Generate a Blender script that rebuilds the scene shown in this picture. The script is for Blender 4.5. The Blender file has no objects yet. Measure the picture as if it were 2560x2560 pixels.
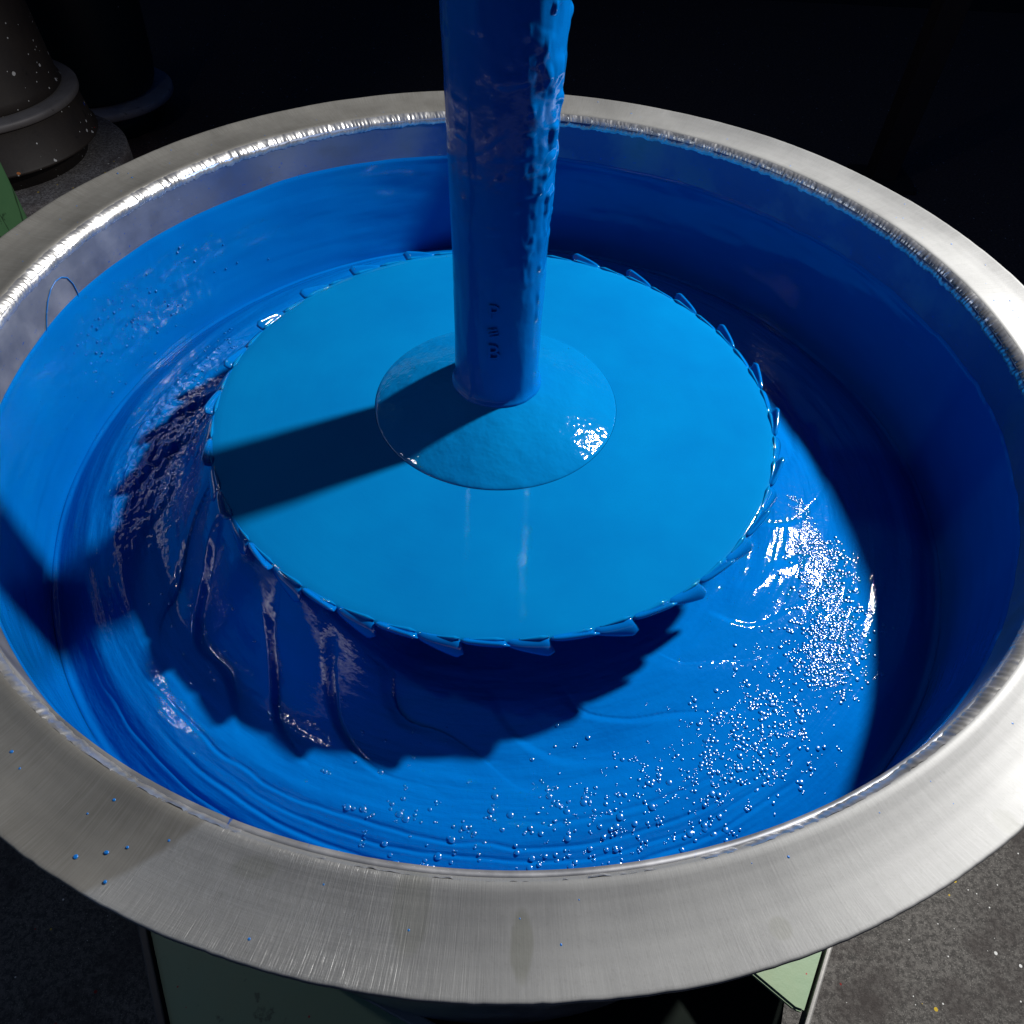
import bpy, bmesh, math, random
import numpy as np
from mathutils import Vector, Matrix

scene = bpy.context.scene
C = scene.collection
random.seed(7)
rng = np.random.default_rng(11)
PI = math.pi

# ------------------------------------------------------------------ camera
cam_d = bpy.data.cameras.new('camera')
cam_d.sensor_width = 36.0
cam_d.lens = 26.56
cam_d.clip_start = 0.02
cam_d.clip_end = 60
cam = bpy.data.objects.new('camera', cam_d)
C.objects.link(cam)
cr = Vector((0.99869681, 0.03891663, 0.0330178))
cu = Vector((-0.0510357, 0.76395837, 0.6432441))
cf = Vector((1.9133e-4, 0.644090916, -0.764948924))
cam.matrix_world = Matrix(((cr.x, cu.x, -cf.x, 0.0112),
                           (cr.y, cu.y, -cf.y, -0.6127),
                           (cr.z, cu.z, -cf.z, 0.4489),
                           (0, 0, 0, 1)))
scene.camera = cam

# ------------------------------------------------------------------ world and lamps
world = bpy.data.worlds.new('World')
scene.world = world
world.use_nodes = True
bg = world.node_tree.nodes['Background']
bg.inputs[0].default_value = (0.08, 0.27, 1.0, 1)
bg.inputs[1].default_value = 0.048

MAIN_POS = Vector((1.23, 0.69, 1.12))
MAIN_AIM = Vector((0.02, -0.18, -0.1))
ld = bpy.data.lights.new('flash_lamp', 'SPOT')
ld.energy = 315
ld.shadow_soft_size = 0.055
ld.spot_size = math.radians(112)
ld.spot_blend = 0.85
ld.color = (1.0, 0.985, 0.96)
lo = bpy.data.objects.new('flash_lamp', ld)
C.objects.link(lo)
lo.location = MAIN_POS
lo.rotation_euler = (MAIN_AIM - MAIN_POS).to_track_quat('-Z', 'Y').to_euler()

FILL_POS = Vector((-1.28, 0.06, 1.32))
fd = bpy.data.lights.new('side_lamp', 'AREA')
fd.shape = 'RECTANGLE'
fd.size = 0.07
fd.size_y = 0.11
fd.energy = 1.9
fd.color = (0.85, 0.92, 1.0)
fo = bpy.data.objects.new('side_lamp', fd)
C.objects.link(fo)
fo.location = FILL_POS
fo.rotation_euler = (Vector((-0.2, -0.1, -0.1)) - FILL_POS).to_track_quat('-Z', 'Y').to_euler()

rd_ = bpy.data.lights.new('room_lamp', 'AREA')
rd_.shape = 'RECTANGLE'
rd_.size = 3.0
rd_.size_y = 2.4
rd_.energy = 6.0
rd_.color = (0.5, 0.72, 1.0)
ro = bpy.data.objects.new('room_lamp', rd_)
C.objects.link(ro)
ro.location = (-3.2, -1.6, 1.5)
ro.rotation_euler = (Vector((-0.4, 0.1, -0.4)) - Vector((-3.0, -1.4, 1.3))).to_track_quat('-Z', 'Y').to_euler()

scene.view_settings.view_transform = 'Standard'
scene.view_settings.look = 'None'
scene.view_settings.exposure = 0.0
scene.view_settings.gamma = 1.0
scene.view_settings.use_curve_mapping = False
scene.cycles.use_denoising = True
scene.cycles.max_bounces = 8
scene.cycles.diffuse_bounces = 6
scene.cycles.glossy_bounces = 4
scene.cycles.sample_clamp_indirect = 6.0
scene.cycles.caustics_reflective = False
scene.cycles.caustics_refractive = False


# ------------------------------------------------------------------ numpy value noise
def _h(ix, iy, iz, seed):
    n = (ix * 374761393 + iy * 668265263 + iz * 2147483647 + seed * 974711) & 0x7fffffff
    n = ((n ^ (n >> 13)) * 1274126177) & 0x7fffffff
    n = ((n ^ (n >> 16)) * 668265263) & 0x7fffffff
    return ((n ^ (n >> 15)) & 0xffff) / 65535.0 * 2 - 1


def vnoise(x, y, z=0.0, seed=0):
    x, y, z = np.broadcast_arrays(np.asarray(x, float), np.asarray(y, float), np.asarray(z, float))
    ix, iy, iz = [np.floor(a).astype(np.int64) for a in (x, y, z)]
    fx, fy, fz = x - ix, y - iy, z - iz
    fx, fy, fz = [f * f * f * (f * (f * 6 - 15) + 10) for f in (fx, fy, fz)]
    r = 0
    for dx in (0, 1):
        for dy in (0, 1):
            for dz in (0, 1):
                w = (fx if dx else 1 - fx) * (fy if dy else 1 - fy) * (fz if dz else 1 - fz)
                r = r + w * _h(ix + dx, iy + dy, iz + dz, seed)
    return r


def fnoise(x, y, z=0.0, oct=4, seed=0):
    r, a, f = 0, 1.0, 1.0
    for k in range(oct):
        r = r + a * vnoise(np.asarray(x) * f, np.asarray(y) * f, np.asarray(z) * f, seed + k * 17)
        a *= 0.5
        f *= 2.03
    return r


def sstep(a, b, x):
    t = np.clip((x - a) / (b - a), 0, 1)
    return t * t * (3 - 2 * t)


# ------------------------------------------------------------------ object helpers
def tag(o, label=None, cat=None, group=None, kind=None):
    if label: o['label'] = label
    if cat: o['category'] = cat
    if group: o['group'] = group
    if kind: o['kind'] = kind
    return o


def thing(name, label, cat, loc=(0, 0, 0), group=None):
    o = bpy.data.objects.new(name, None)
    o.empty_display_size = 0.05
    C.objects.link(o)
    o.location = loc
    return tag(o, label, cat, group)


def link(name, me, mat, parent=None, loc=None, smooth=True):
    if mat and not me.materials:
        me.materials.append(mat)
    o = bpy.data.objects.new(name, me)
    C.objects.link(o)
    if parent is not None:
        o.parent = parent
    if loc is not None:
        o.location = loc
    return o


def mesh_from(verts, faces, smooth=True, name='mesh'):
    me = bpy.data.meshes.new(name)
    v = np.asarray(verts, dtype=np.float32)
    me.from_pydata([tuple(p) for p in v.tolist()], [], faces)
    if smooth:
        me.polygons.foreach_set('use_smooth', [True] * len(me.polygons))
    me.update()
    return me


def grid_mesh(P, wrap_u=False, wrap_v=False, flip=False, smooth=True):
    """P: (nu, nv, 3) array of points -> quads."""
    nu, nv = P.shape[:2]
    iu = np.arange(nu if wrap_u else nu - 1)
    iv = np.arange(nv if wrap_v else nv - 1)
    A, B = np.meshgrid(iu, iv, indexing='ij')
    A2, B2 = (A + 1) % nu, (B + 1) % nv
    q = np.stack([A * nv + B, A2 * nv + B, A2 * nv + B2, A * nv + B2], -1).reshape(-1, 4)
    if flip:
        q = q[:, ::-1]
    me = bpy.data.meshes.new('grid')
    V = P.reshape(-1, 3).astype(np.float32)
    me.vertices.add(len(V))
    me.vertices.foreach_set('co', V.ravel())
    me.loops.add(q.size)
    me.loops.foreach_set('vertex_index', q.ravel().astype(np.int32))
    me.polygons.add(len(q))
    me.polygons.foreach_set('loop_start', np.arange(0, q.size, 4, dtype=np.int32))
    me.polygons.foreach_set('loop_total', np.full(len(q), 4, dtype=np.int32))
    me.polygons.foreach_set('use_smooth', [smooth] * len(q))
    me.update(calc_edges=True)
    me.validate()
    return me


def lathe(profile, seg=256, smooth=True, center=(0, 0), jitter=None):
    pr = np.array(profile, float)
    t = np.linspace(0, 2 * PI, seg, endpoint=False)
    P = np.zeros((seg, len(pr), 3))
    P[:, :, 0] = np.cos(t)[:, None] * pr[None, :, 0] + center[0]
    P[:, :, 1] = np.sin(t)[:, None] * pr[None, :, 0] + center[1]
    P[:, :, 2] = pr[None, :, 1]
    return grid_mesh(P, wrap_u=True, flip=False, smooth=smooth)


def fine(profile, step):
    """subdivide a profile polyline so smooth shading stays local"""
    out = []
    for a, b in zip(profile[:-1], profile[1:]):
        n = max(1, int(math.hypot(b[0] - a[0], b[1] - a[1]) / step))
        for k in range(n):
            out.append((a[0] + (b[0] - a[0]) * k / n, a[1] + (b[1] - a[1]) * k / n))
    out.append(profile[-1])
    return out


def box_bm(bm, cx, cy, cz, sx, sy, sz, rot=None, bevel=0.0):
    r = bmesh.ops.create_cube(bm, size=1.0)
    vs = r['verts']
    M = Matrix.Translation((cx, cy, cz)) @ (rot.to_4x4() if rot else Matrix.Identity(4)) @ Matrix.Diagonal((sx, sy, sz, 1))
    bmesh.ops.transform(bm, matrix=M, verts=vs)
    if bevel:
        es = list({e for v in vs for e in v.link_edges})
        bmesh.ops.bevel(bm, geom=es, offset=bevel, segments=2, affect='EDGES', profile=0.6)


def bm_mesh(bm, smooth=False):
    me = bpy.data.meshes.new('mesh')
    bmesh.ops.recalc_face_normals(bm, faces=bm.faces[:])
    bm.to_mesh(me)
    bm.free()
    if smooth:
        me.polygons.foreach_set('use_smooth', [True] * len(me.polygons))
    return me


# ------------------------------------------------------------------ material helpers
class NT:
    def __init__(self, name):
        self.m = bpy.data.materials.new(name)
        self.m.use_nodes = True
        self.t = self.m.node_tree
        self.b = self.t.nodes['Principled BSDF']
        tc = self.t.nodes.new('ShaderNodeTexCoord')
        self.obj = tc.outputs['Object']

    def n(self, typ, **kw):
        nd = self.t.nodes.new(typ)
        for k, v in kw.items():
            setattr(nd, k, v)
        return nd

    def l(self, a, b):
        self.t.links.new(a, b)

    def setin(self, sock, v):
        if hasattr(v, 'is_linked') or isinstance(v, bpy.types.NodeSocket):
            self.l(v, sock)
        else:
            sock.default_value = v

    def math(self, op, a, b=None, c=None, clamp=False):
        nd = self.n('ShaderNodeMath', operation=op, use_clamp=clamp)
        self.setin(nd.inputs[0], a)
        if b is not None: self.setin(nd.inputs[1], b)
        if c is not None: self.setin(nd.inputs[2], c)
        return nd.outputs[0]

    def noise(self, scale, detail=4, rough=0.55, vec=None, dist=0.0):
        nd = self.n('ShaderNodeTexNoise')
        nd.inputs['Scale'].default_value = scale
        nd.inputs['Detail'].default_value = detail
        nd.inputs['Roughness'].default_value = rough
        nd.inputs['Distortion'].default_value = dist
        self.l(vec or self.obj, nd.inputs['Vector'])
        return nd.outputs['Fac']

    def voro(self, scale, vec=None, feature='F1', rand=1.0):
        nd = self.n('ShaderNodeTexVoronoi', feature=feature)
        nd.inputs['Scale'].default_value = scale
        nd.inputs['Randomness'].default_value = rand
        self.l(vec or self.obj, nd.inputs['Vector'])
        return nd

    def scaled(self, s, vec=None):
        nd = self.n('ShaderNodeMapping')
        nd.inputs['Scale'].default_value = s
        self.l(vec or self.obj, nd.inputs['Vector'])
        return nd.outputs[0]

    def ramp(self, fac, stops):
        nd = self.n('ShaderNodeValToRGB')
        e = nd.color_ramp.elements
        while len(e) < len(stops): e.new(0.5)
        for k, (p, c) in enumerate(stops):
            e[k].position = p
            e[k].color = c if len(c) == 4 else (*c, 1)
        self.l(fac, nd.inputs[0])
        return nd.outputs[0]

    def map(self, v, a, b, c, d, smooth=False):
        nd = self.n('ShaderNodeMapRange')
        if smooth: nd.interpolation_type = 'SMOOTHSTEP'
        self.setin(nd.inputs[0], v)
        for k, x in zip((1, 2, 3, 4), (a, b, c, d)):
            self.setin(nd.inputs[k], x)
        return nd.outputs[0]

    def mix(self, f, a, b, mode='MIX'):
        nd = self.n('ShaderNodeMix', data_type='RGBA', blend_type=mode)
        self.setin(nd.inputs[0], f)
        for s, v in ((nd.inputs[6], a), (nd.inputs[7], b)):
            if isinstance(v, tuple) and len(v) == 3: v = (*v, 1)
            self.setin(s, v)
        return nd.outputs[2]

    def bump(self, h, strength, dist=0.001, prev=None):
        nd = self.n('ShaderNodeBump')
        self.setin(nd.inputs['Strength'], strength)
        nd.inputs['Distance'].default_value = dist
        self.l(h, nd.inputs['Height'])
        if prev is not None: self.l(prev, nd.inputs['Normal'])
        return nd.outputs[0]

    def polar(self):
        """(angle, radius, z) of the object coordinate"""
        s = self.n('ShaderNodeSeparateXYZ')
        self.l(self.obj, s.inputs[0])
        a = self.math('ARCTAN2', s.outputs[1], s.outputs[0])
        r = self.math('POWER', self.math('ADD', self.math('MULTIPLY', s.outputs[0], s.outputs[0]), self.math('MULTIPLY', s.outputs[1], s.outputs[1])), 0.5)
        return a, r, s.outputs[2]

    def vec(self, x, y, z):
        c = self.n('ShaderNodeCombineXYZ')
        self.setin(c.inputs[0], x); self.setin(c.inputs[1], y); self.setin(c.inputs[2], z)
        return c.outputs[0]

    def set(self, **kw):
        for k, v in kw.items():
            s = self.b.inputs[k.replace('_', ' ')]
            if isinstance(v, tuple) and len(v) == 3: v = (*v, 1)
            self.setin(s, v)


PAINT = (0.0001, 0.118, 0.42)
LIT_FILM = (0.0008, 0.155, 0.41)      # wet film on disc and hub, its brightly lit cyan put into the colour


def paint_material(name, bump_scale, bump_strength, fine_strength=0.0, rough=0.07, swirl=False, PAINT=PAINT):
    m = NT(name)
    nz = m.noise(9, 3)
    col = m.mix(m.map(nz, 0.3, 0.7, 0, 1), (PAINT[0], PAINT[1] * 0.9, PAINT[2] * 0.93), (PAINT[0], PAINT[1] * 1.08, PAINT[2] * 1.03))
    m.set(Base_Color=col, Roughness=rough, IOR=1.5)
    if swirl:
        a, r, z = m.polar()
        v = m.vec(m.math('MULTIPLY', a, 1.4), m.math('MULTIPLY', r, 70.0), m.math('MULTIPLY', z, 70.0))
        h = m.noise(1.0, 5, 0.6, v)
        nrm = m.bump(h, bump_strength, 0.004)
        v2 = m.vec(m.math('MULTIPLY', a, 14.0), m.math('MULTIPLY', r, 260.0), m.math('MULTIPLY', z, 120.0))
        nrm = m.bump(m.noise(1.0, 3, 0.6, v2), fine_strength, 0.0016, nrm)
        cell = m.noise(170, 2, 0.5)
        nrm = m.bump(cell, fine_strength * 0.9, 0.0016, nrm)
    else:
        nrm = m.bump(m.noise(bump_scale, 3, 0.5), bump_strength, 0.004)
        if fine_strength:
            nrm = m.bump(m.noise(bump_scale * 6, 2, 0.5), fine_strength, 0.0015, nrm)
    m.set(Normal=nrm)
    return m.m


M_POOL = paint_material('paint_pool', 30, 0.10, 0.24, 0.06, swirl=True)
M_COAT = paint_material('paint_coat', 30, 0.07, 0.05, 0.10, swirl=True)
M_DISC = paint_material('paint_on_disc', 26, 0.045, 0.03, 0.05, swirl=True, PAINT=LIT_FILM)
M_TOOTH = paint_material('paint_on_tooth', 26, 0.05, 0.05, 0.06)
M_HUB = paint_material('paint_on_hub', 40, 0.55, 0.08, 0.045, PAINT=LIT_FILM)
M_SHAFT = paint_material('paint_on_shaft', 60, 0.07, 0.05, 0.14)
M_SHAFT.node_tree.nodes['Principled BSDF'].inputs['IOR'].default_value = 1.36
M_POOL.node_tree.nodes['Principled BSDF'].inputs['IOR'].default_value = 1.43
M_COAT.node_tree.nodes['Principled BSDF'].inputs['IOR'].default_value = 1.40
M_BUBBLE = paint_material('paint_bubble', 40, 0.0, 0.0, 0.17)
_b = M_BUBBLE.node_tree.nodes['Principled BSDF']
_b.inputs['IOR'].default_value = 1.75          # thin skins reflect at both faces
M_DRIP = paint_material('paint_dry', 60, 0.1, 0.0, 0.35)


def make_flange():
    m = NT('brushed_flange')
    a, r, z = m.polar()
    # sanding marks: short streaks running across the ring
    st = m.vec(m.math('MULTIPLY', a, 520.0), m.math('MULTIPLY', r, 26.0), 0.0)
    streak = m.noise(1.0, 3, 0.65, st)
    st2 = m.vec(m.math('MULTIPLY', a, 95.0), m.math('MULTIPLY', r, 12.0), 3.0)
    streak2 = m.noise(1.0, 2, 0.6, st2)
    rings = m.noise(1.0, 3, 0.6, m.vec(m.math('MULTIPLY', a, 3.0), m.math('MULTIPLY', r, 420.0), 7.0))
    cloud = m.noise(14, 5, 0.6)
    grain = m.noise(420, 3, 0.7)
    # the freshly brushed sector in front runs from the seam at -109 deg to about +20 deg
    seam = m.math('ADD', a, m.math('MULTIPLY', m.math('SUBTRACT', r, 0.52), 1.15))
    wob = m.math('MULTIPLY', m.math('SUBTRACT', cloud, 0.5), 0.02)
    seam = m.math('ADD', seam, wob)
    fresh = m.math('MULTIPLY', m.map(seam, -1.909, -1.901, 0, 1), m.map(a, 0.9, 1.9, 1, 0, True))
    dull = m.mix(m.map(cloud, 0.35, 0.7, 0, 1), (0.125, 0.119, 0.105), (0.17, 0.163, 0.146))
    clean = m.mix(m.map(cloud, 0.3, 0.75, 0, 1), (0.190, 0.190, 0.187), (0.245, 0.245, 0.24))
    col = m.mix(fresh, dull, clean)
    col = m.mix(m.math('MULTIPLY', m.map(streak, 0.35, 0.7, 0, 0.14), 1.0), col, (0.4, 0.4, 0.4))
    col = m.mix(m.map(grain, 0.55, 0.8, 0, 0.28), col, (0.12, 0.118, 0.11))
    # smudges and thumb marks
    s = m.n('ShaderNodeSeparateXYZ'); m.l(m.obj, s.inputs[0])

    def spot(cx, cy, sx, sy, soft=0.4):
        dx = m.math('DIVIDE', m.math('SUBTRACT', s.outputs[0], cx), sx)
        dy = m.math('DIVIDE', m.math('SUBTRACT', s.outputs[1], cy), sy)
        d = m.math('ADD', m.math('MULTIPLY', dx, dx), m.math('MULTIPLY', dy, dy))
        d = m.math('ADD', d, m.math('MULTIPLY', m.math('SUBTRACT', m.noise(90, 3), 0.5), 0.8))
        return m.map(d, 1 - soft, 1 + soft, 1, 0, True)
    for cx, cy, sx, sy, k in ((0.028, -0.531, 0.006, 0.0165, 0.42), (-0.032, -0.516, 0.0105, 0.022, 0.26), (0.166, -0.517, 0.006, 0.006, 0.25),
                              (0.31, -0.455, 0.007, 0.008, 0.15), (-0.12, -0.50, 0.012, 0.006, 0.25)):
        col = m.mix(m.math('MULTIPLY', spot(cx, cy, sx, sy), k), col, (0.12, 0.122, 0.09))
    # thin haze of blue spatter
    vr = m.voro(130)
    sp = m.math('MULTIPLY', m.map(vr.outputs['Distance'], 0.10, 0.14, 1, 0), m.math('GREATER_THAN', m.n('ShaderNodeSeparateColor').outputs[0] if False else vr.outputs['Position'], 0.5)) if False else None
    band = m.math('MULTIPLY', m.map(seam, -1.909, -1.901, 0, 1), m.map(a, -1.72, -1.50, 1, 0, True))
    rough = m.map(cloud, 0.3, 0.7, 0.50, 0.60)
    rough = m.math('ADD', rough, m.map(band, 0, 1, 0.0, -0.20))
    h = m.math('ADD', m.math('MULTIPLY', streak, 0.7), m.math('ADD', m.math('MULTIPLY', streak2, 0.5), m.math('MULTIPLY', rings, 0.25)))
    strength = m.math('ADD', m.map(fresh, 0, 1, 0.035, 0.045), m.math('MULTIPLY', band, 0.45))
    nrm = m.bump(h, strength, 0.0012)
    nrm = m.bump(grain, 0.06, 0.0006, nrm)
    tg = m.n('ShaderNodeTangent', direction_type='RADIAL', axis='Z')
    m.l(tg.outputs[0], m.b.inputs['Tangent'])
    m.set(Base_Color=col, Metallic=0.42, Roughness=rough, Normal=nrm, Anisotropic=0.4, Anisotropic_Rotation=0.25)
    return m.m


def make_weld():
    m = NT('weld_metal')
    c = m.noise(60, 4)
    a, r, z = m.polar()
    rust = m.map(m.noise(1.0, 2, 0.5, m.vec(m.math('MULTIPLY', a, 30.0), 2.0, 0.0)), 0.70, 0.76, 0, 0.55)
    col = m.mix(m.map(c, 0.35, 0.7, 0, 1), (0.52, 0.51, 0.49), (0.78, 0.77, 0.76))
    col = m.mix(m.math('MULTIPLY', rust, m.map(m.noise(300, 2), 0.45, 0.6, 0, 1)), col, (0.45, 0.20, 0.07))
    m.set(Base_Color=col, Metallic=0.9, Roughness=0.33)
    return m.m


def make_wall():
    m = NT('drum_wall_steel')
    a, r, z = m.polar()
    v = m.vec(m.math('MULTIPLY', a, 6.0), m.math('MULTIPLY', z, 90.0), 0.0)
    s = m.noise(1.0, 5, 0.65, v)
    c = m.noise(22, 5, 0.6)
    col = m.mix(m.map(c, 0.3, 0.7, 0, 1), (0.26, 0.265, 0.28), (0.44, 0.44, 0.455))
    col = m.mix(m.map(s, 0.5, 0.75, 0, 0.4), col, (0.25, 0.255, 0.28))
    # flecks and smears of dried blue paint, thicker towards the paint line
    near = m.map(z, -0.012, -0.066, 0.04, 0.0)
    fl = m.noise(1.0, 4, 0.7, m.vec(m.math('MULTIPLY', a, 60.0), m.math('MULTIPLY', z, 240.0), 1.0))
    smear = m.map(m.math('SUBTRACT', fl, near), 0.61, 0.66, 0, 0.85)
    side = m.map(m.math('COSINE', m.math('SUBTRACT', a, 0.9)), -0.75, 0.3, 0.0, 0.85, True)
    big = m.math('MULTIPLY', m.map(m.noise(11, 4, 0.6), 0.32, 0.6, 0.25, 1), side)
    col = m.mix(big, col, (0.02, 0.10, 0.30))  # broad blue smears, with back-right shade and blue reflection put into the colour
    col = m.mix(smear, col, (0.002, 0.13, 0.6))
    nrm = m.bump(s, 0.12, 0.001)
    m.set(Base_Color=col, Metallic=0.8, Roughness=m.map(c, 0.3, 0.7, 0.34, 0.5), Normal=nrm)
    return m.m


M_FLANGE = make_flange()
M_WELD = make_weld()
M_WALL = make_wall()


def specks(m, base, scale, thr, colours, seed=0.0):
    """paint spatter: random small dots in several colours over a base colour"""
    for k, (c, sc, size, dens) in enumerate(colours):
        mp = m.n('ShaderNodeMapping')
        mp.inputs['Location'].default_value = (k * 3.7 + seed, k * 1.3, k * 2.1)
        m.l(m.obj, mp.inputs['Vector'])
        wob = m.n('ShaderNodeMix', data_type='RGBA')
        v = m.voro(sc, mp.outputs[0])
        sep = m.n('ShaderNodeSeparateColor')
        m.l(v.outputs['Color'], sep.inputs[0])
        jit = m.math('MULTIPLY', sep.outputs[1], size)
        d = m.math('ADD', v.outputs['Distance'], m.math('MULTIPLY', m.math('SUBTRACT', m.noise(sc * 3, 2), 0.5), 0.10))
        on = m.math('MULTIPLY', m.math('LESS_THAN', d, jit), m.math('GREATER_THAN', sep.outputs[0], 1 - dens))
        base = m.mix(on, base, c)
    return base


def make_concrete(name, a, b, spk, rough=0.85, bump=0.5):
    m = NT(name)
    c = m.noise(5, 6, 0.65)
    g = m.noise(110, 5, 0.8)
    g2 = m.noise(420, 2, 0.7)
    col = m.mix(m.map(c, 0.3, 0.7, 0, 1), a, b)
    col = m.mix(m.map(g, 0.44, 0.56, 0, 0.85), col, tuple(x * 0.35 for x in a))
    col = m.mix(m.map(g2, 0.58, 0.72, 0, 0.7), col, tuple(min(1, x * 2.6) for x in b))
    st = m.noise(4.5, 6, 0.7)
    col = m.mix(m.map(st, 0.50, 0.64, 0, 0.8), col, (a[0] * 0.40, a[1] * 0.34, a[2] * 0.34))
    if name == 'concrete_floor':
        sy = m.n('ShaderNodeSeparateXYZ'); m.l(m.obj, sy.inputs[0])
        far = m.map(m.math('ADD', sy.outputs[1], m.math('MULTIPLY', m.math('SUBTRACT', c, 0.5), 0.8)), 0.35, 0.75, 0, 0.9)
        col = m.mix(far, col, m.mix(m.map(g, 0.4, 0.6, 0, 1), (0.20, 0.11, 0.075), (0.06, 0.038, 0.03)))
    if spk:
        col = specks(m, col, 60, 0.2, spk)
    nrm = m.bump(g, bump, 0.007)
    m.set(Base_Color=col, Roughness=rough, Normal=nrm)
    return m.m


WHITE, YEL, RED, BLU, ORA = (0.7, 0.7, 0.68), (0.55, 0.38, 0.03), (0.35, 0.02, 0.015), (0.01, 0.05, 0.35), (0.5, 0.15, 0.02)
SPK = [(WHITE, 60, 0.17, 0.12), (YEL, 52, 0.18, 0.10), (tuple(x * 0.6 for x in RED), 46, 0.15, 0.06), (WHITE, 110, 0.16, 0.12)]
M_FLOOR = make_concrete('concrete_floor', (0.090, 0.084, 0.077), (0.14, 0.131, 0.12), SPK)
M_PLINTH = make_concrete('plinth_concrete', (0.17, 0.16, 0.16), (0.26, 0.25, 0.25), SPK, bump=0.3)


def make_painted(name, base, dark, spk, rough=0.5, metal=0.0, crack=False):
    m = NT(name)
    c = m.noise(9, 6, 0.65)
    col = m.mix(m.map(c, 0.3, 0.7, 0, 1), base, dark)
    chip = m.noise(35, 4, 0.7)
    col = m.mix(m.map(chip, 0.64, 0.70, 0, 0.8), col, tuple(x * 0.35 for x in dark))
    h = c
    if crack:
        v = m.voro(13, m.scaled((1.6, 1.0, 0.22)), 'DISTANCE_TO_EDGE')
        k = m.map(m.math('ADD', v.outputs['Distance'], m.math('MULTIPLY', m.math('SUBTRACT', m.noise(40, 3), 0.5), 0.06)), 0.006, 0.022, 1, 0)
        col = m.mix(m.math('MULTIPLY', k, 0.8), col, tuple(x * 0.25 for x in dark))
    col = specks(m, col, 60, 0.2, spk)
    m.set(Base_Color=col, Roughness=rough, Metallic=metal, Normal=m.bump(chip, 0.2, 0.002))
    return m.m


M_GREEN = make_painted('green_paint', (0.040, 0.105, 0.045), (0.028, 0.082, 0.036), [(WHITE, 22, 0.10, 0.05)], 0.45, crack=True)
M_DECK = make_painted('green_deck', (0.19, 0.30, 0.18), (0.22, 0.29, 0.16), [(RED, 60, 0.20, 0.30), (ORA, 45, 0.18, 0.12), (YEL, 40, 0.14, 0.10), (WHITE, 50, 0.1, 0.05)], 0.5)
M_SHADE_SHEET = make_painted('shade_sheet_paint', (0.012, 0.016, 0.013), (0.008, 0.010, 0.009), [(ORA, 26, 0.16, 0.12), (RED, 30, 0.1, 0.06)], 0.9)  # shade put into the near-black colour; orange and red flecks are spatter
M_SHADE_SHEET.node_tree.nodes['Principled BSDF'].inputs['Specular IOR Level'].default_value = 0.05
M_COLUMN = make_painted('column_paint', (0.040, 0.031, 0.025), (0.024, 0.019, 0.017), [(WHITE, 38, 0.22, 0.32), (WHITE, 70, 0.2, 0.25), (RED, 24, 0.16, 0.10), (ORA, 26, 0.15, 0.10), (BLU, 22, 0.15, 0.05)], 0.6)
M_RING = make_painted('ring_metal', (0.22, 0.21, 0.21), (0.15, 0.14, 0.14), [(RED, 24, 0.16, 0.12), (WHITE, 38, 0.16, 0.12), (BLU, 22, 0.15, 0.06)], 0.55, 0.2)
M_RIM = make_painted('hopper_ring', (0.40, 0.37, 0.36), (0.28, 0.26, 0.255), [(WHITE, 38, 0.16, 0.12)], 0.7)
M_HOPPER = make_painted('hopper_paint', (0.012, 0.035, 0.032), (0.008, 0.026, 0.026), [(WHITE, 26, 0.10, 0.05)], 0.5)
M_DARKSTEEL = make_painted('dark_steel', (0.05, 0.045, 0.045), (0.03, 0.028, 0.03), [(WHITE, 30, 0.12, 0.08)], 0.5, 0.3)
M_EDGE = make_painted('worn_edge', (0.30, 0.29, 0.27), (0.2, 0.195, 0.19), [(RED, 50, 0.12, 0.1)], 0.5, 0.5)
M_BACK = make_painted('back_panel', (0.012, 0.018, 0.017), (0.008, 0.012, 0.012), [(WHITE, 20, 0.05, 0.02)], 0.7)
M_POST = make_painted('rusty_post', (0.05, 0.03, 0.02), (0.035, 0.02, 0.014), [(WHITE, 20, 0.05, 0.02)], 0.7)

# ================================================================== SETTING
FZ = -0.95
bm = bmesh.new()
bmesh.ops.create_grid(bm, x_segments=4, y_segments=4, size=6.0)
fl = link('floor', bm_mesh(bm), M_FLOOR, loc=(0, 0, FZ))
tag(fl, 'grey speckled concrete floor with stains and paint flecks', 'floor', kind='structure')
bm = bmesh.new()
box_bm(bm, 0, 4.6, 1.0, 12, 0.1, 4.0)
tag(link('back_wall', bm_mesh(bm), M_BACK), 'nearly black wall far behind the drum', 'wall', kind='structure')

# ================================================================== MIXING DRUM
drum = thing('mixing_drum', 'round steel mixing drum with wide brushed flange rim holding the blue paint', 'drum', (0, 0, 0))
ZB = -0.645
wall_prof = fine([(0.0, ZB + 0.004), (0.4935, ZB + 0.004)], 0.08)[:-1] + fine([(0.4935, ZB + 0.004), (0.4935, -0.006)], 0.006)
wall_prof += [(0.4990, -0.0065), (0.4992, -0.008)] + fine([(0.4992, -0.008), (0.4992, ZB)], 0.08) + [(0.0, ZB)]
link('wall', lathe(wall_prof, 300), M_WALL, drum)
fp = [(0.4975, -0.0055), (0.4990, -0.0030), (0.5002, -0.0004), (0.5012, 0.0006), (0.5035, 0.0012), (0.507, 0.0011), (0.511, 0.0003)]
fp += fine([(0.511, 0.0003), (0.522, -0.0004), (0.534, -0.0002), (0.544, 0.0010), (0.5515, 0.0027), (0.5555, 0.0038)], 0.0025)[1:]
fp += [(0.5572, 0.0042), (0.5581, 0.0040), (0.5585, 0.0033), (0.5586, 0.0015), (0.5583, -0.0018), (0.5578, -0.0030), (0.5560, -0.0036), (0.53, -0.0062), (0.4976, -0.0062)]
fpa = np.array(fp)
seg = 720
t = np.linspace(0, 2 * PI, seg, endpoint=False)
P = np.zeros((seg, len(fpa), 3))
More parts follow.
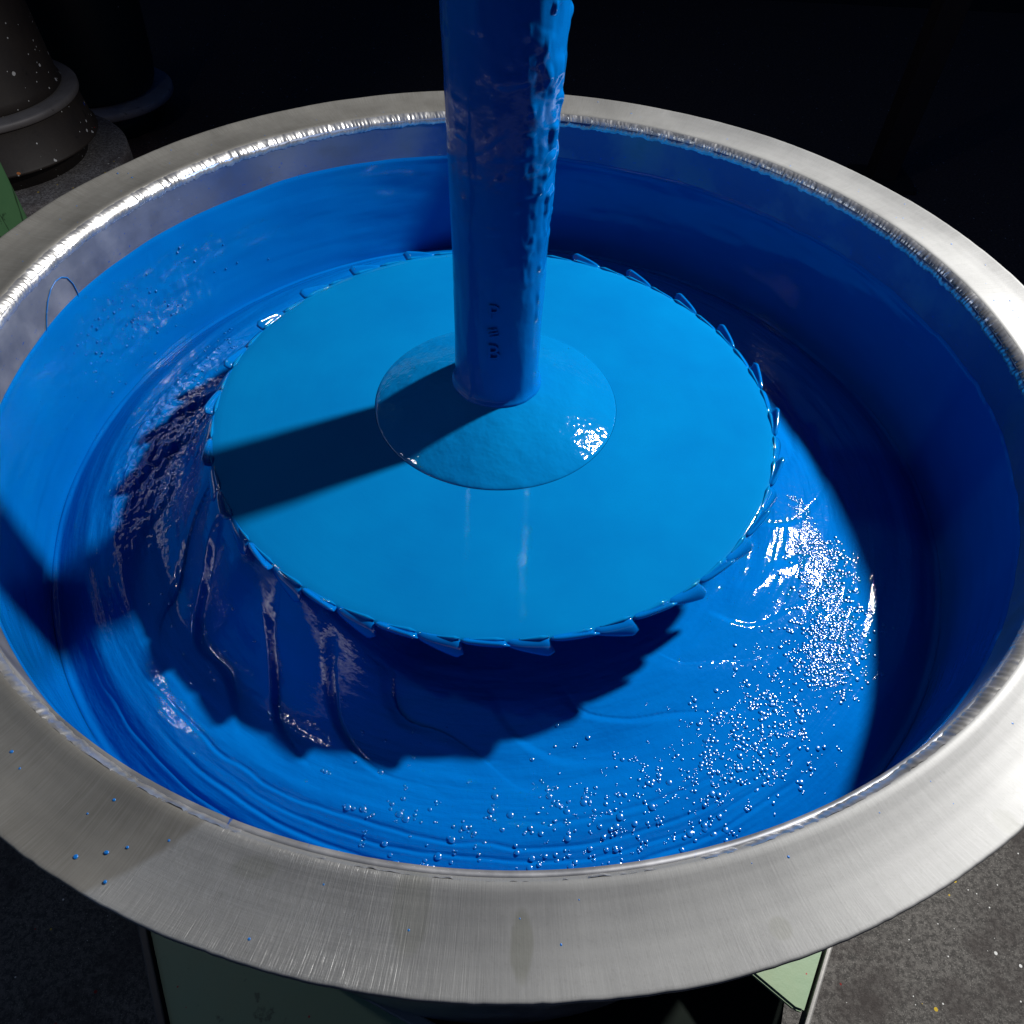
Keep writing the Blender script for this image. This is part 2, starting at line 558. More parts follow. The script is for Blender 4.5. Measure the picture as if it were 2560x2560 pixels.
wr = 0.0007 * fnoise(np.cos(t) * 4, np.sin(t) * 4, 1, 3, 5)
wz = 0.0008 * fnoise(np.cos(t) * 3, np.sin(t) * 3, 4, 3, 9)
outw = sstep(0.51, 0.556, fpa[:, 0])
rr = fpa[None, :, 0] + wr[:, None] * outw[None, :] + 0.00025 * vnoise(t * 180 / PI * 2.2, 0, 0, 3)[:, None] * outw[None, :]
P[:, :, 0] = np.cos(t)[:, None] * rr
P[:, :, 1] = np.sin(t)[:, None] * rr
P[:, :, 2] = fpa[None, :, 1] + wz[:, None] * outw[None, :]
link('rim_flange', grid_mesh(P, wrap_u=True), M_FLANGE, drum)

# weld bead: overlapping crescents laid all round the joint of wall and flange
seg, nv = 5200, 13
t = np.linspace(0, 2 * PI, seg, endpoint=False)
v = np.linspace(0, 1, nv)
T, V = np.meshgrid(t, v, indexing='ij')
s = T * 0.494
lam = 0.0058
s2 = s + 0.0022 * vnoise(T * 38, 0, 0, 21) + 0.0010 * vnoise(T * 120, 0, 0, 22)
ph = s2 / lam + 0.62 * (1 - (2 * V - 1) ** 2) + 0.16 * vnoise(T * 60, V * 2, 0, 23)
fr = ph - np.floor(ph)
idx = np.floor(ph).astype(np.int64)
amp = 0.00042 + 0.00026 * _h(idx, idx * 0 + 3, idx * 0, 4)
rip = amp * (1 - np.abs(2 * fr - 1) ** 1.8) * np.sin(PI * np.clip(V, 0, 1)) ** 0.5
fr3 = (ph * 3) - np.floor(ph * 3)
rip += 0.00012 * (1 - np.abs(2 * fr3 - 1)) * np.sin(PI * V) ** 0.5
edge0 = 0.0006 * vnoise(T * 55, 0, 0, 31) + 0.0005 * vnoise(T * 140, 0, 0, 32)
edge1 = 0.0011 * vnoise(T * 70, 0, 0, 33) + 0.0007 * vnoise(T * 170, 0, 0, 34)
R0, Z0 = 0.5010 + edge0, 0.0004
wf = np.exp(-(((T - 1.5 * PI) / 0.55) ** 2))      # the bead runs thin along the near side
R1, Z1 = 0.4930 + 0.0035 * wf, -0.0135 + edge1 * (1 - 0.6 * wf)
br = R0 + (R1 - R0) * V
bz = Z0 + (Z1 - Z0) * V
bul = (0.0027 * np.sin(PI * V) ** 0.8 * (1 + 0.22 * vnoise(T * 30, 0, 0, 35)) + rip) * (1 - 0.75 * wf)
br = br - 0.92 * bul
bz = bz + 0.30 * bul
P = np.stack([np.cos(T) * br, np.sin(T) * br, bz], -1)
link('weld_bead', grid_mesh(P, wrap_u=True, flip=True), M_WELD, drum)

# splashed drops of paint on the flange
vs, fs = [], []
def add_dome(x, y, z, r, flat=0.35, n=10, ring=3, nrm=None):
    o0 = len(vs)
    ax = r * random.uniform(0.85, 1.2); ay = r * random.uniform(0.85, 1.2)
    for k in range(ring):
        a = k / ring * PI / 2
        for j in range(n):
            q = 2 * PI * j / n
            vs.append((x + ax * math.cos(a) * math.cos(q), y + ay * math.cos(a) * math.sin(q), z + r * flat * math.sin(a)))
    vs.append((x, y, z + r * flat))
    for k in range(ring - 1):
        for j in range(n):
            fs.append((o0 + k * n + j, o0 + k * n + (j + 1) % n, o0 + (k + 1) * n + (j + 1) % n, o0 + (k + 1) * n + j))
    for j in range(n):
        fs.append((o0 + (ring - 1) * n + j, o0 + (ring - 1) * n + (j + 1) % n, o0 + ring * n))
drops = [(-0.210, -0.4675, 0.0011), (-0.2188, -0.4993, 0.0012), (-0.2036, -0.4960, 0.0013), (-0.1977, -0.5113, 0.0012), (-0.2814, -0.4423, 0.0012), (-0.272, -0.452, 0.0008)]
for _ in range(120):
    a = random.uniform(0, 2 * PI); r = random.uniform(0.505, 0.552)
    drops.append((r * math.cos(a), r * math.sin(a), random.choice((0.0005, 0.0006, 0.0007, 0.0008, 0.0010))))
for x, y, r in drops:
    rad = math.hypot(x, y)
    add_dome(x, y, float(np.interp(rad, fpa[3:26, 0], fpa[3:26, 1])) - 0.0001, r)
tag(link('paint_spatter', mesh_from(vs, fs), M_DRIP, drum), kind='stuff')

# thin strings of paint dried on the bare upper wall
def tube(pts, rad, n=6):
    pts = [Vector(p) for p in pts]
    V_, F_ = [], []
    for i, p in enumerate(pts):
        d = (pts[min(i + 1, len(pts) - 1)] - pts[max(i - 1, 0)]).normalized()
        a = d.orthogonal().normalized(); b = d.cross(a)
        r = rad[i] if hasattr(rad, '__len__') else rad
        for k in range(n):
            q = 2 * PI * k / n
            V_.append(p + a * (r * math.cos(q)) + b * (r * math.sin(q)))
    for i in range(len(pts) - 1):
        for k in range(n):
            F_.append((i * n + k, i * n + (k + 1) % n, (i + 1) * n + (k + 1) % n, (i + 1) * n + k))
    F_.append(tuple(range(n))[::-1]); F_.append(tuple((len(pts) - 1) * n + k for k in range(n)))
    return mesh_from(V_, F_)
def wall_string(path, rad=0.0007):
    pts = []
    for i in range(len(path) - 1):
        for k in range(8):
            f = k / 8
            pts.append((path[i][0] + (path[i + 1][0] - path[i][0]) * f, path[i][1] + (path[i + 1][1] - path[i][1]) * f))
    pts.append(path[-1])
    return tube([(0.4929 * math.cos(a), 0.4929 * math.sin(a), z) for a, z in pts], rad)
for path in ([(3.085, -0.064), (3.072, -0.054), (3.055, -0.044), (3.035, -0.035), (3.012, -0.028), (2.99, -0.025), (2.97, -0.026), (2.955, -0.031), (2.947, -0.041), (2.946, -0.052), (2.95, -0.063)],):
    link('paint_string', wall_string(path), M_DRIP, drum)

# ================================================================== DISPERSER (shaft, hub, toothed disc)
OX, OY, ZD = -0.0118, 0.0055, -0.0998
mixer = thing('disperser_mixer', 'blue paint coated mixer shaft with round saw toothed disc spinning in the drum', 'mixer', (OX, OY, ZD))
# local z = 0 is the disc top
zt, zb = 1.35, 0.026
nz_, nt_ = 620, 160
zz = np.concatenate([np.linspace(zb, 0.60, 520), np.linspace(0.60, zt, 101)[1:]])
t = np.linspace(0, 2 * PI, nt_, endpoint=False)
T, Zg = np.meshgrid(t, zz, indexing='ij')
cx, sy = np.cos(T), np.sin(T)
side = 0.18 + 0.82 * sstep(0.1, 0.85, np.cos(T - 0.15))
up = sstep(0.02, 0.30, Zg)
tw = Zg * 9.0
lump = fnoise(cx * 3.0 + 3, sy * 3.0 + Zg * 8, Zg * 74 + cx * 2.0, 2, 41)
ridge = np.maximum(vnoise(cx * 5.5, sy * 5.5 + Zg * 6, Zg * 95, 51) - 0.25, 0) + 0.7 * np.maximum(vnoise(cx * 2.2 + 7, sy * 2.2, Zg * 46 - cx * 1.6, 53) - 0.2, 0)
drip = fnoise(cx * 9, sy * 9, Zg * 60, 2, 61)
disp = side * up * (0.0010 * np.maximum(lump, -0.3) + 0.0042 * ridge) + 0.00022 * drip * side * up
disp += 0.0009 * fnoise(cx * 1.5, sy * 1.5, Zg * 9, 2, 71) + 0.00025 * fnoise(cx * 6 + Zg * 16, sy * 6, Zg * 22, 2, 75)
rad = 0.0428 + 0.0040 * sstep(0.10, 0.50, Zg) + disp
rad = rad + 0.004 * np.exp(-np.maximum(Zg - 0.033, 0) / 0.004)
P = np.stack([rad * cx, rad * sy, Zg], -1)
shaft = link('shaft', grid_mesh(P, wrap_u=True), M_SHAFT, mixer)

hub_p = fine([(0.040, 0.0330), (0.046, 0.0312)] + [(0.046 + 0.0795 * q, 0.0312 - 0.0795 * (0.27 * q + 0.085 * q * q)) for q in (0.1, 0.2, 0.3, 0.4, 0.5, 0.6, 0.7, 0.8, 0.9, 1.0)] + [(0.1278, 0.0018), (0.1290, 0.0010), (0.1296, 0.0004), (0.1302, -0.002)], 0.0012)
link('hub', lathe(hub_p, 220), M_HUB, mixer)

RD = 0.2985
dp = [(0.0, 0.0), (0.13, 0.0)] + fine([(0.13, 0.0), (RD - 0.004, 0.0)], 0.008) + [(RD - 0.0015, -0.0006), (RD - 0.0002, -0.0018), (RD, -0.003), (RD - 0.0006, -0.0042), (RD - 0.002, -0.005), (0.0, -0.005)]
link('disc', lathe(dp, 400), M_DISC, mixer)


def tooth_mesh(sign):
    """flat saw tooth: radial cutting edge at the leading end, sloping back, bent up or down at the disc edge"""
    nu, nh = 19, 9
    u = np.linspace(0, 1, nu)             # 0 = trailing end, 1 = leading edge
    hts = np.linspace(0, 1, nh)
    U, H = np.meshgrid(u, hts, indexing='ij')
    ang = math.radians(7.0) * (U - 1) + math.radians(0.7) * H * U
    prof = (0.0055 + (0.0085 if sign > 0 else 0.0110) * U ** 0.75) * (1 - 0.30 * sstep(0.80, 1.0, U) ** 2)
    L = H * prof
    bmax = math.radians(66 if sign > 0 else 60)
    q = np.clip(L / 0.007, 0, 1)          # rounded bend, 7 mm long
    arc_r = 0.007 / bmax
    rad_ = 0.2955 + np.where(L < 0.007, arc_r * np.sin(bmax * q), arc_r * math.sin(bmax) + (L - 0.007) * math.cos(bmax))
    zz_ = np.where(L < 0.007, arc_r * (1 - np.cos(bmax * q)), arc_r * (1 - math.cos(bmax)) + (L - 0.007) * math.sin(bmax))
    rad_ = rad_ + 0.004 * (U - 0.5) * H
    z_ = sign * zz_ - 0.0022
    P = np.stack([rad_ * np.cos(ang), rad_ * np.sin(ang), z_], -1)
    # thickness along the local normal
    du = np.gradient(P, axis=0); dh = np.gradient(P, axis=1)
    nrm = np.cross(du, dh); nrm /= np.linalg.norm(nrm, axis=-1)[..., None] + 1e-12
    th = 0.0024 * (1 - 0.6 * np.abs(2 * U - 1) ** 8) * (1 - 0.55 * H ** 5)
    A = P + nrm * th[..., None]; B = P - nrm * th[..., None]
    verts = np.concatenate([A.reshape(-1, 3), B.reshape(-1, 3)])
    N = nu * nh
    faces = []
    ix = lambda i, j: i * nh + j
    for i in range(nu - 1):
        for j in range(nh - 1):
            a, b, c, d = ix(i, j), ix(i + 1, j), ix(i + 1, j + 1), ix(i, j + 1)
            faces.append((a, b, c, d)); faces.append((N + d, N + c, N + b, N + a))
    for i in range(nu - 1):
        faces.append((ix(i, 0), N + ix(i, 0), N + ix(i + 1, 0), ix(i + 1, 0)))
        faces.append((ix(i, nh - 1), ix(i + 1, nh - 1), N + ix(i + 1, nh - 1), N + ix(i, nh - 1)))
    for j in range(nh - 1):
        faces.append((ix(0, j), ix(0, j + 1), N + ix(0, j + 1), N + ix(0, j)))
        faces.append((ix(nu - 1, j), N + ix(nu - 1, j), N + ix(nu - 1, j + 1), ix(nu - 1, j + 1)))
    me = mesh_from(verts, faces)
    b2 = bmesh.new(); b2.from_mesh(me); bmesh.ops.recalc_face_normals(b2, faces=b2.faces[:]); b2.to_mesh(me); b2.free()
    me.polygons.foreach_set('use_smooth', [True] * len(me.polygons))
    me.materials.append(M_TOOTH)
    return me


tooth_up, tooth_down = tooth_mesh(1), tooth_mesh(-1)


def bead_mesh(arc, r0, rr):
    """bead of paint added on the disc edge to catch a glint, thick at the cutting edge and drawn out thin behind it"""
    n = 24
    pts, rads = [], []
    for i in range(n):
        f = i / (n - 1)
        a = -math.radians(arc) * f
        pts.append((r0 * math.cos(a), r0 * math.sin(a), -0.0002 + 0.35 * rr * (1 - f)))
        rads.append(rr * (0.22 + 0.78 * (1 - f) ** 0.8) * min(1.0, 0.15 + f * 3.4))
    me = tube(pts, rads, 9)
    me.materials.append(M_DISC)
    return me


bead_me = [bead_mesh(5.0, 0.2964, 0.0026), bead_mesh(3.8, 0.2968, 0.0021), bead_mesh(5.8, 0.2961, 0.0024)]
for k in range(50):
    o = link('tooth', tooth_up if k % 2 == 0 else tooth_down, M_DISC, mixer)
    o.rotation_euler = (0, 0, math.radians(0.83 + 7.2 * k))
    link('glint_bead', bead_me[k % 3], M_DISC, o)  # added so each tooth shows a white glint


def glyph(txt, size, zc, ang, rot):
    cv = bpy.data.curves.new('mark', 'FONT')
    cv.body = txt; cv.size = size; cv.extrude = 0.0006
    cv.align_x = 'CENTER'; cv.align_y = 'CENTER'
    ob = bpy.data.objects.new('mark', cv)
    C.objects.link(ob)
    bpy.context.view_layer.update()
    me = bpy.data.meshes.new_from_object(ob.evaluated_get(bpy.context.evaluated_depsgraph_get()))
    bpy.data.objects.remove(ob)
    for vtx in me.vertices:
        x, y, z = vtx.co
        x, y = x * math.cos(rot) - y * math.sin(rot), x * math.sin(rot) + y * math.cos(rot)
        r = 0.0434 + z + 0.0008
        a = ang + x / 0.0434
        vtx.co = (r * math.cos(a), r * math.sin(a), zc + y)
    link('stamped_mark', me, M_SHAFT, mixer)


glyph('P', 0.021, 0.143, -PI / 2 - 0.06, 0)
glyph('III', 0.014, 0.121, -PI / 2 - 0.05, PI / 2 + 0.3)
glyph('B', 0.024, 0.098, -PI / 2 - 0.05, 0)

# ================================================================== PAINT
paint = thing('blue_paint', 'glossy blue liquid paint swirling and bubbling inside the drum', 'paint', (0, 0, 0))


PR = np.linspace(0, 0.5, 501)
PZ = np.interp(PR, [0, 0.24, 0.285, 0.298, 0.310, 0.325, 0.345, 0.365, 0.380, 0.42, 0.455, 0.495, 0.5], [-0.13, -0.13, -0.115, -0.114, -0.126, -0.146, -0.171, -0.186, -0.189, -0.180, -0.186, -0.208, -0.212])
PZ = np.convolve(np.pad(PZ, 25, mode='edge'), np.hanning(17) / np.hanning(17).sum(), mode='same')[25:-25]
PF = np.interp(PR, [0, 0.25, 0.30, 0.33, 0.36, 0.42, 0.455, 0.495, 0.5], [-0.19, -0.188, -0.180, -0.1835, -0.1865, -0.180, -0.186, -0.208, -0.212])
PF = np.convolve(np.pad(PF, 25, mode='edge'), np.hanning(33) / np.hanning(33).sum(), mode='same')[25:-25]


def pool_z(x, y):
    x = np.asarray(x, float); y = np.asarray(y, float)
    r = np.hypot(x, y); th = np.arctan2(y, x)
    rd = np.hypot(x - OX, y - OY); td = np.arctan2(y - OY, x - OX)
    w_ = 1 - sstep(0.33, 0.40, r)
    cone = np.interp(rd * w_ + r * (1 - w_), PR, PZ)
    flat = np.interp(r, PR, PF)
    side_ = 1 - sstep(-2.15, -1.75, td) * (1 - sstep(1.2, 2.0, td))
    z = flat + (cone - flat) * side_ * np.where(td > 0, 0.6, 1.0)
    # folds of paint flung off by the teeth
    ph = (td - 1.3 * (rd - 0.3) - 9.0 * np.maximum(rd - 0.32, 0) ** 1.4) * 25 / (2 * PI) + 0.30 * vnoise(td * 5, rd * 16, 0, 81) + 0.05
    fr = ph - np.floor(ph)
    saw = np.where(fr < 0.80, sstep(0, 1, fr / 0.80) * 0.6 + 0.4 * fr / 0.80, sstep(0, 1, (1 - fr) / 0.20))
    idx = np.floor(ph).astype(np.int64)
    amp = 0.0078 * (1 + 0.75 * _h(idx, idx * 0, idx * 0, 7)) * sstep(0.296, 0.318, rd) * (1 - sstep(0.345, 0.415, rd))
    amp = amp * (1 - 0.82 * sstep(-1.95, -1.55, td) * (1 - sstep(1.2, 1.8, td)))
    z = z + amp * (saw - 0.55)
    # stirred streaks and concentric ridges
    sp = th + 2.0 * r
    z = z + 0.0011 * fnoise(np.cos(sp) * 3.2, np.sin(sp) * 3.2, r * 48, 4, 91)
    for R, w, hgt, a0, a1 in ((0.430, 0.0014, -0.0011, -2.5, -0.6), (0.441, 0.0012, -0.0010, -2.2, -0.75), (0.4505, 0.0016, -0.0015, -2.35, -0.8), (0.408, 0.0020, -0.0014, -1.6, -0.8), (0.462, 0.0013, -0.0008, -2.6, -1.0)):
        RR = R + 0.006 * vnoise(th * 2.3, R * 90, 0, 95) + 0.0015 * vnoise(th * 16, R * 70, 0, 96)
        win = sstep(a0, a0 + 0.35, th) * (1 - sstep(a1 - 0.35, a1, th))
        z = z + hgt * win * np.exp(-((r - RR) / w) ** 2) + 0.35 * abs(hgt) * win * np.exp(-((r - RR - 2.2 * w) / w) ** 2)
    # foamy patch beside the disc on the left
    foam = np.exp(-(((th - np.where(th > 0, PI - 0.02, -PI - 0.02 - 0.0)) / 0.34) ** 2)) * sstep(0.325, 0.35, r) * (1 - sstep(0.41, 0.45, r))
    z = z + foam * (0.0016 * fnoise(x * 150, y * 150, 0, 3, 98) + 0.0014 * fnoise(th * 9, r * 170, 0, 3, 99))
    z = z + 0.004 * sstep(0.482, 0.4922, r) ** 2
    return z


rad = np.concatenate([np.linspace(0.0, 0.27, 20)[:-1], np.linspace(0.27, 0.4922, 220)])
t = np.linspace(0, 2 * PI, 1500, endpoint=False)
T, R = np.meshgrid(t, rad, indexing='ij')
X, Y = R * np.cos(T), R * np.sin(T)
P = np.stack([X, Y, pool_z(X, Y)], -1)
link('paint_surface', grid_mesh(P, wrap_u=True), M_POOL, paint)

# the wet coat left on the drum wall above the pool
t = np.linspace(0, 2 * PI, 1200, endpoint=False)
v = np.linspace(0, 1, 60)
T, V = np.meshgrid(t, v, indexing='ij')
top = -0.0575 + 0.0035 * fnoise(np.cos(T) * 2.5, np.sin(T) * 2.5, 0, 3, 111) + 0.0012 * fnoise(np.cos(T) * 25, np.sin(T) * 25, 0, 3, 112) * sstep(-0.2, 0.9, np.cos(T))
Zc = -0.235 + (top + 0.235) * V
thick = 0.0012 + 0.0006 * fnoise(np.cos(T) * 5, np.sin(T) * 5, Zc * 40, 3, 113) + 0.00022 * fnoise(np.cos(T) * 3 + Zc * 6, np.sin(T) * 3, Zc * 110, 3, 114) * sstep(0.4, -0.6, np.cos(T))
spl = np.exp(-((T - 2.86) / 0.22) ** 2) * np.exp(-((Zc + 0.125) / 0.045) ** 2)
thick = thick + spl * 0.0013 * np.maximum(fnoise(T * 60, Zc * 130, 0, 3, 116), -0.2)
thick = np.maximum(thick, 0.0003) * (1 - V ** 24) + 0.0009 * np.exp(-((V - 0.975) / 0.012) ** 2)
rc = 0.4934 - thick
P = np.stack([rc * np.cos(T), rc * np.sin(T), Zc], -1)
link('wall_coating', grid_mesh(P, wrap_u=True, flip=True), M_COAT, paint)

# bubbles
def dome_mesh(n=12, ring=5):
    V_, F_ = [], []
    for k in range(ring):
        a = -0.15 + (PI / 2 + 0.15) * k / ring
        for j in range(n):
            q = 2 * PI * j / n
            V_.append((math.cos(a) * math.cos(q), math.cos(a) * math.sin(q), math.sin(a)))
    V_.append((0, 0, 1))
    for k in range(ring - 1):
        for j in range(n):
            F_.append((k * n + j, k * n + (j + 1) % n, (k + 1) * n + (j + 1) % n, (k + 1) * n + j))
    for j in range(n):
        F_.append(((ring - 1) * n + j, (ring - 1) * n + (j + 1) % n, ring * n))
    return np.array(V_), F_


DV, DF = dome_mesh(14, 6)
dv2, df2 = dome_mesh(9, 4)
bubbles = []


def scatter(n, fn, rlo, rhi, pw=2.0):
    k = 0; tries = 0
    while k < n and tries < n * 60:
        tries += 1
        x, y = fn()
        r = math.hypot(x, y)
        if r > 0.482 or math.hypot(x - OX, y - OY) < 0.335: continue
        R_ = rlo + (rhi - rlo) * random.random() ** pw
        bubbles.append((x, y, R_)); k += 1
        if random.random() < 0.35:      # bubbles cluster
            for _ in range(random.randint(1, 3)):
                a = random.uniform(0, 2 * PI); q = R_ * random.uniform(1.3, 2.6)
                bubbles.append((x + q * math.cos(a), y + q * math.sin(a), max(rlo * 0.8, R_ * random.uniform(0.4, 0.8))))


def arc_pt(a0, a1, r0, r1, sig):
    def f():
        a = random.uniform(a0, a1)
        w = (a - a0) / (a1 - a0)
        r = r0 + (r1 - r0) * w + random.gauss(0, sig)
        return r * math.cos(a), r * math.sin(a)
    return f


random.seed(3)
scatter(800, arc_pt(math.radians(-42), math.radians(-14), 0.410, 0.352, 0.016), 0.0008, 0.0026, 1.8)
scatter(170, arc_pt(math.radians(-20), math.radians(-6), 0.352, 0.333, 0.006), 0.0008, 0.0020)
scatter(520, arc_pt(math.radians(-62), math.radians(-26), 0.402, 0.385, 0.026), 0.0008, 0.0026)
scatter(330, arc_pt(math.radians(-84), math.radians(-48), 0.412, 0.400, 0.024), 0.0008, 0.0026)
scatter(130, arc_pt(math.radians(-106), math.radians(-62), 0.425, 0.430, 0.018), 0.0011, 0.0032)
scatter(14, arc_pt(math.radians(-75), math.radians(-45), 0.45, 0.445, 0.012), 0.0014, 0.0034)
scatter(40, arc_pt(math.radians(-165), math.radians(-75), 0.37, 0.36, 0.025), 0.0008, 0.0021)
scatter(150, arc_pt(math.radians(160), math.radians(200), 0.385, 0.372, 0.016), 0.0008, 0.0022)
scatter(50, arc_pt(math.radians(150), math.radians(168), 0.435, 0.40, 0.014), 0.0010, 0.0024)
bubbles.sort(key=lambda b: -b[2])
bx = np.array([b[0] for b in bubbles]); by = np.array([b[1] for b in bubbles])
bz = pool_z(bx, by)
bub_me = mesh_from(DV, DF)
bub_me.materials.append(M_BUBBLE)
NBIG = 90
for (x, y, r), z in list(zip(bubbles, bz))[:NBIG]:
    o = link('bubble', bub_me, M_BUBBLE, paint, (x, y, z + 0.05 * r))
    o.scale = (r, r, r * random.uniform(0.26, 0.36))
allv, allf = [], []
for (x, y, r), z in list(zip(bubbles, bz))[NBIG:]:
    o0 = len(allv)
    fz = random.uniform(0.26, 0.4)
    allv += [(x + a * r, y + b * r, z + 0.05 * r + c * r * fz) for a, b, c in dv2]
    allf += [tuple(i + o0 for i in f) for f in df2]
# little blisters on the wet wall at the left
for _ in range(190):
    a = random.gauss(2.86, 0.13); z = random.gauss(-0.125, 0.035)
    if not -0.2 < z < -0.07: continue
    r = 0.0005 + 0.0011 * random.random() ** 2
    n_ = Vector((-math.cos(a), -math.sin(a), 0)); u_ = Vector((-math.sin(a), math.cos(a), 0)); w_ = Vector((0, 0, 1))
    p0 = Vector((0.4919 * math.cos(a), 0.4919 * math.sin(a), z))
    o0 = len(allv)
    allv += [tuple(p0 + u_ * (x * r) + w_ * (y * r * 1.2) + n_ * (c * r)) for x, y, c in dv2]
    allf += [tuple(i + o0 for i in f)[::1] for f in df2]
tag(link('small_bubbles', mesh_from(allv, allf), M_BUBBLE, paint), kind='stuff')

# ================================================================== GREEN TROLLEY UNDER THE DRUM
trolley = thing('green_trolley', 'paint flecked green steel trolley under the drum', 'trolley', (0, 0, FZ))
DZ = 0.30   # deck top above floor (local)


def poly_plate(name, pts, z0, z1, mat, bev=0.003):
    b2 = bmesh.new()
    vsb = [b2.verts.new((x, y, z0)) for x, y in pts]
    f = b2.faces.new(vsb)
    r = bmesh.ops.extrude_face_region(b2, geom=[f])
    bmesh.ops.translate(b2, verts=[g for g in r['geom'] if isinstance(g, bmesh.types.BMVert)], vec=(0, 0, z1 - z0))
    bmesh.ops.bevel(b2, geom=b2.edges[:], offset=bev, segments=2, affect='EDGES')
    return link(name, bm_mesh(b2), mat, trolley)


poly_plate('deck_plate', [(-0.560, -0.188), (-0.367, -0.5135), (-0.24, -0.73), (0.10, -0.57), (-0.185, -0.455), (-0.25, -0.30), (-0.25, 0.45), (-0.45, 0.45), (-0.560, 0.2)], DZ - 0.012, DZ, M_DECK)
poly_plate('deck_plate', [(0.560, -0.190), (0.560, 0.2), (0.45, 0.45), (0.25, 0.45), (0.25, -0.30), (0.340, -0.4265), (0.3925, -0.4670), (0.403, -0.470)], DZ - 0.012, DZ, M_DECK)  # inner corner cut along the drum's shadow edge, so shade is in the shape
poly_plate('shade_sheet', [(-0.50, -0.2), (-0.26, -0.70), (-0.20, -0.95), (0.22, -0.95), (0.262, -0.725), (0.40, -0.485), (0.50, -0.2), (0.4, 0.45), (-0.4, 0.45)], DZ - 0.105, DZ - 0.095, M_SHADE_SHEET)  # added near-black sheet, standing for the drum's shade in the deck opening
bm = bmesh.new()
box_bm(bm, 0, 0.0, DZ - 0.05, 0.9, 0.08, 0.05, bevel=0.004)
link('cross_bar', bm_mesh(bm), M_DECK, trolley)


def bar(name, a, b, w, h, z, mat):
    a, b = Vector(a), Vector(b)
    d = b - a
    b2 = bmesh.new()
    box_bm(b2, *((a + b) / 2), z, d.length, w, h, Matrix.Rotation(math.atan2(d.y, d.x), 3, 'Z'), bevel=0.002) if False else box_bm(b2, (a.x + b.x) / 2, (a.y + b.y) / 2, z, d.length, w, h, Matrix.Rotation(math.atan2(d.y, d.x), 3, 'Z'), bevel=0.002)
    return link(name, bm_mesh(b2), mat, trolley)


bar('edge_strip', (-0.566, -0.190), (-0.245, -0.736), 0.010, 0.030, DZ - 0.010, M_DARKSTEEL)
bar('edge_strip', (0.566, -0.192), (0.400, -0.488), 0.006, 0.030, DZ - 0.010, M_EDGE)
bar('edge_strip', (-0.190, -0.452), (0.105, -0.570), 0.014, 0.022, DZ - 0.004, M_EDGE)
for x, y in ((-0.40, -0.34), (0.40, -0.34), (-0.42, 0.32), (0.42, 0.32)):
    bm = bmesh.new()
    box_bm(bm, x, y, DZ / 2 + 0.04, 0.05, 0.05, DZ - 0.105, bevel=0.004)
    leg = link('leg', bm_mesh(bm), M_DECK, trolley)
    wp = [(0.012, -0.014), (0.040, -0.016), (0.0455, -0.011), (0.046, 0.0), (0.0455, 0.011), (0.040, 0.016), (0.012, 0.014)]
    wme = lathe(wp, 28)
    w = link('wheel', wme, M_DARKSTEEL, trolley, (x, y, 0.0465))
    w.rotation_euler = (PI / 2, 0, 0)

# ================================================================== MACHINES BEHIND, UPPER LEFT
col = thing('machine_column', 'dark brown machine column spattered with white and red paint, upper left', 'column', (-1.75, 1.85, FZ))
pl_h = -0.77 - FZ
link('plinth', lathe([(0.0, 0.0), (0.395, 0.0), (0.395, pl_h - 0.008), (0.390, pl_h - 0.002), (0.382, pl_h), (0.0, pl_h)], 64), M_PLINTH, col)
link('foot', lathe([(0.0, pl_h), (0.27, pl_h), (0.27, pl_h + 0.055), (0.318, pl_h + 0.060), (0.325, pl_h + 0.064), (0.325, pl_h + 0.070), (0.318, pl_h + 0.074), (0.300, pl_h + 0.180), (0.0, pl_h + 0.18)], 64), M_COLUMN, col)
link('collar_ring', lathe([(0.28, pl_h + 0.181), (0.306, pl_h + 0.181), (0.312, pl_h + 0.187), (0.312, pl_h + 0.200), (0.306, pl_h + 0.206), (0.25, pl_h + 0.208)], 64), M_RING, col)
link('column_body', lathe([(0.262, pl_h + 0.207), (0.270, pl_h + 0.215), (0.262, pl_h + 0.235), (0.24, pl_h + 0.6), (0.235, 2.2), (0.0, 2.2)], 64), M_COLUMN, col)

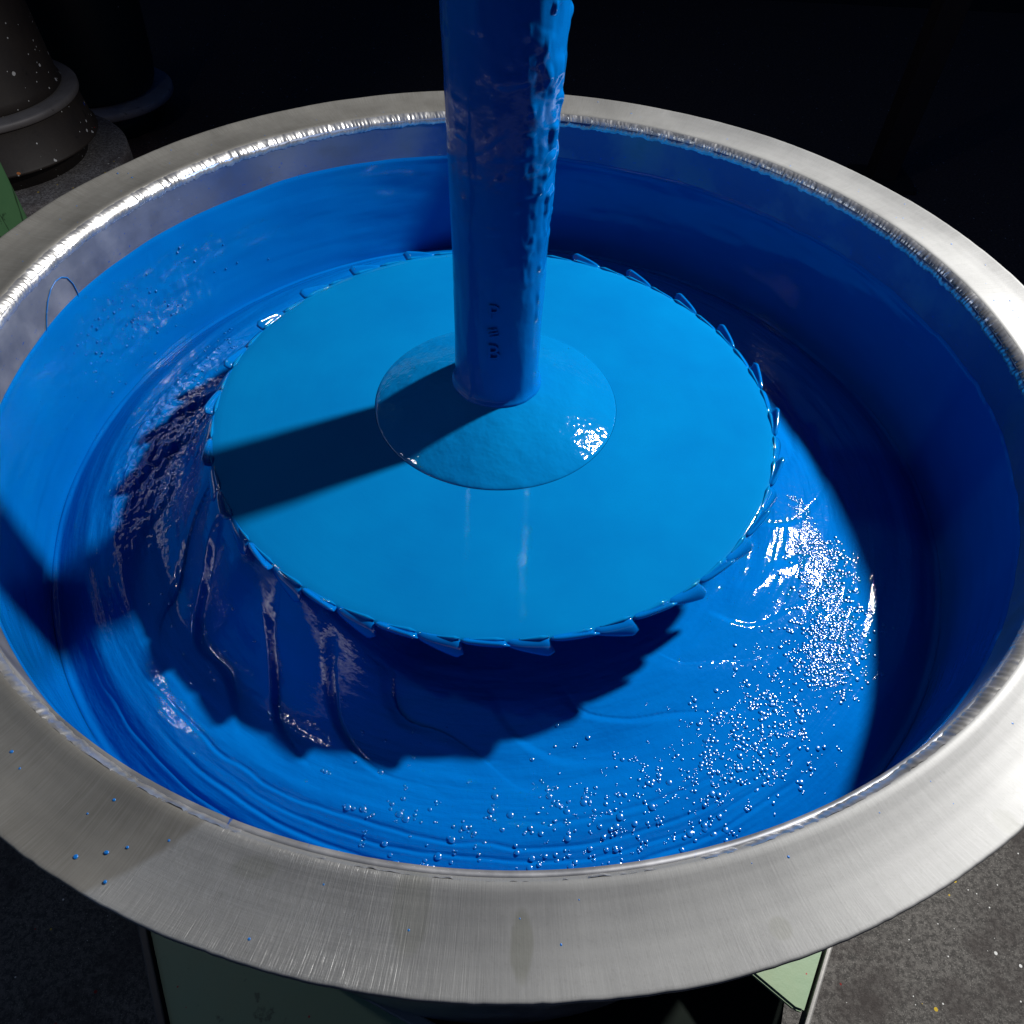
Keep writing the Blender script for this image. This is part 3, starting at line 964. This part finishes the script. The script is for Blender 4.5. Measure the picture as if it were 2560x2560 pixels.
hop = thing('dark_hopper', 'dark green rounded vessel on a grey ring flange behind the brown column', 'vessel', (-1.72, 2.55, FZ))
fz_ = -0.82 - FZ
link('foot', lathe([(0.0, 0.0), (0.20, 0.0), (0.19, fz_ - 0.03), (0.0, fz_ - 0.03)], 48), M_HOPPER, hop)
link('flange', lathe([(0.0, fz_ - 0.030), (0.272, fz_ - 0.030), (0.280, fz_ - 0.024), (0.280, fz_ - 0.005), (0.274, fz_), (0.0, fz_)], 64), M_RIM, hop)
link('body', lathe([(0.0, fz_ + 0.001), (0.19, fz_ + 0.001), (0.212, fz_ + 0.012), (0.225, fz_ + 0.04), (0.235, fz_ + 0.10), (0.26, fz_ + 0.5), (0.28, 1.8), (0.0, 1.8)], 64), M_HOPPER, hop)

post = thing('green_post', 'upright green steel post with cracked paint at the left edge of the photo', 'post', (-1.175, 0.885, FZ))
bm = bmesh.new()
box_bm(bm, 0, 0, 0.93, 0.125, 0.13, 1.84, bevel=0.006)
link('upright', bm_mesh(bm), M_GREEN, post)
bm = bmesh.new()
box_bm(bm, 0, 0, 0.006, 0.24, 0.24, 0.012, bevel=0.003)
bp = link('base_plate', bm_mesh(bm), M_GREEN, post)
for sx in (-1, 1):
    for sy_ in (-1, 1):
        bm = bmesh.new()
        bmesh.ops.create_cone(bm, cap_ends=True, segments=6, radius1=0.011, radius2=0.010, depth=0.012, matrix=Matrix.Translation((sx * 0.095, sy_ * 0.095, 0.018)))
        link('bolt', bm_mesh(bm), M_DARKSTEEL, post)

rp = thing('rusty_post', 'dim brown upright post in the dark at upper right', 'post', (1.40, 2.35, FZ))
bm = bmesh.new()
box_bm(bm, 0, 0, 1.2, 0.09, 0.012, 2.36, bevel=0.002)
box_bm(bm, -0.04, 0.045, 1.2, 0.010, 0.080, 2.36, bevel=0.002)
link('upright', bm_mesh(bm), M_POST, rp)
bm = bmesh.new()
box_bm(bm, 0, 0.02, 0.01, 0.22, 0.2, 0.02, bevel=0.003)
link('base_plate', bm_mesh(bm), M_POST, rp)
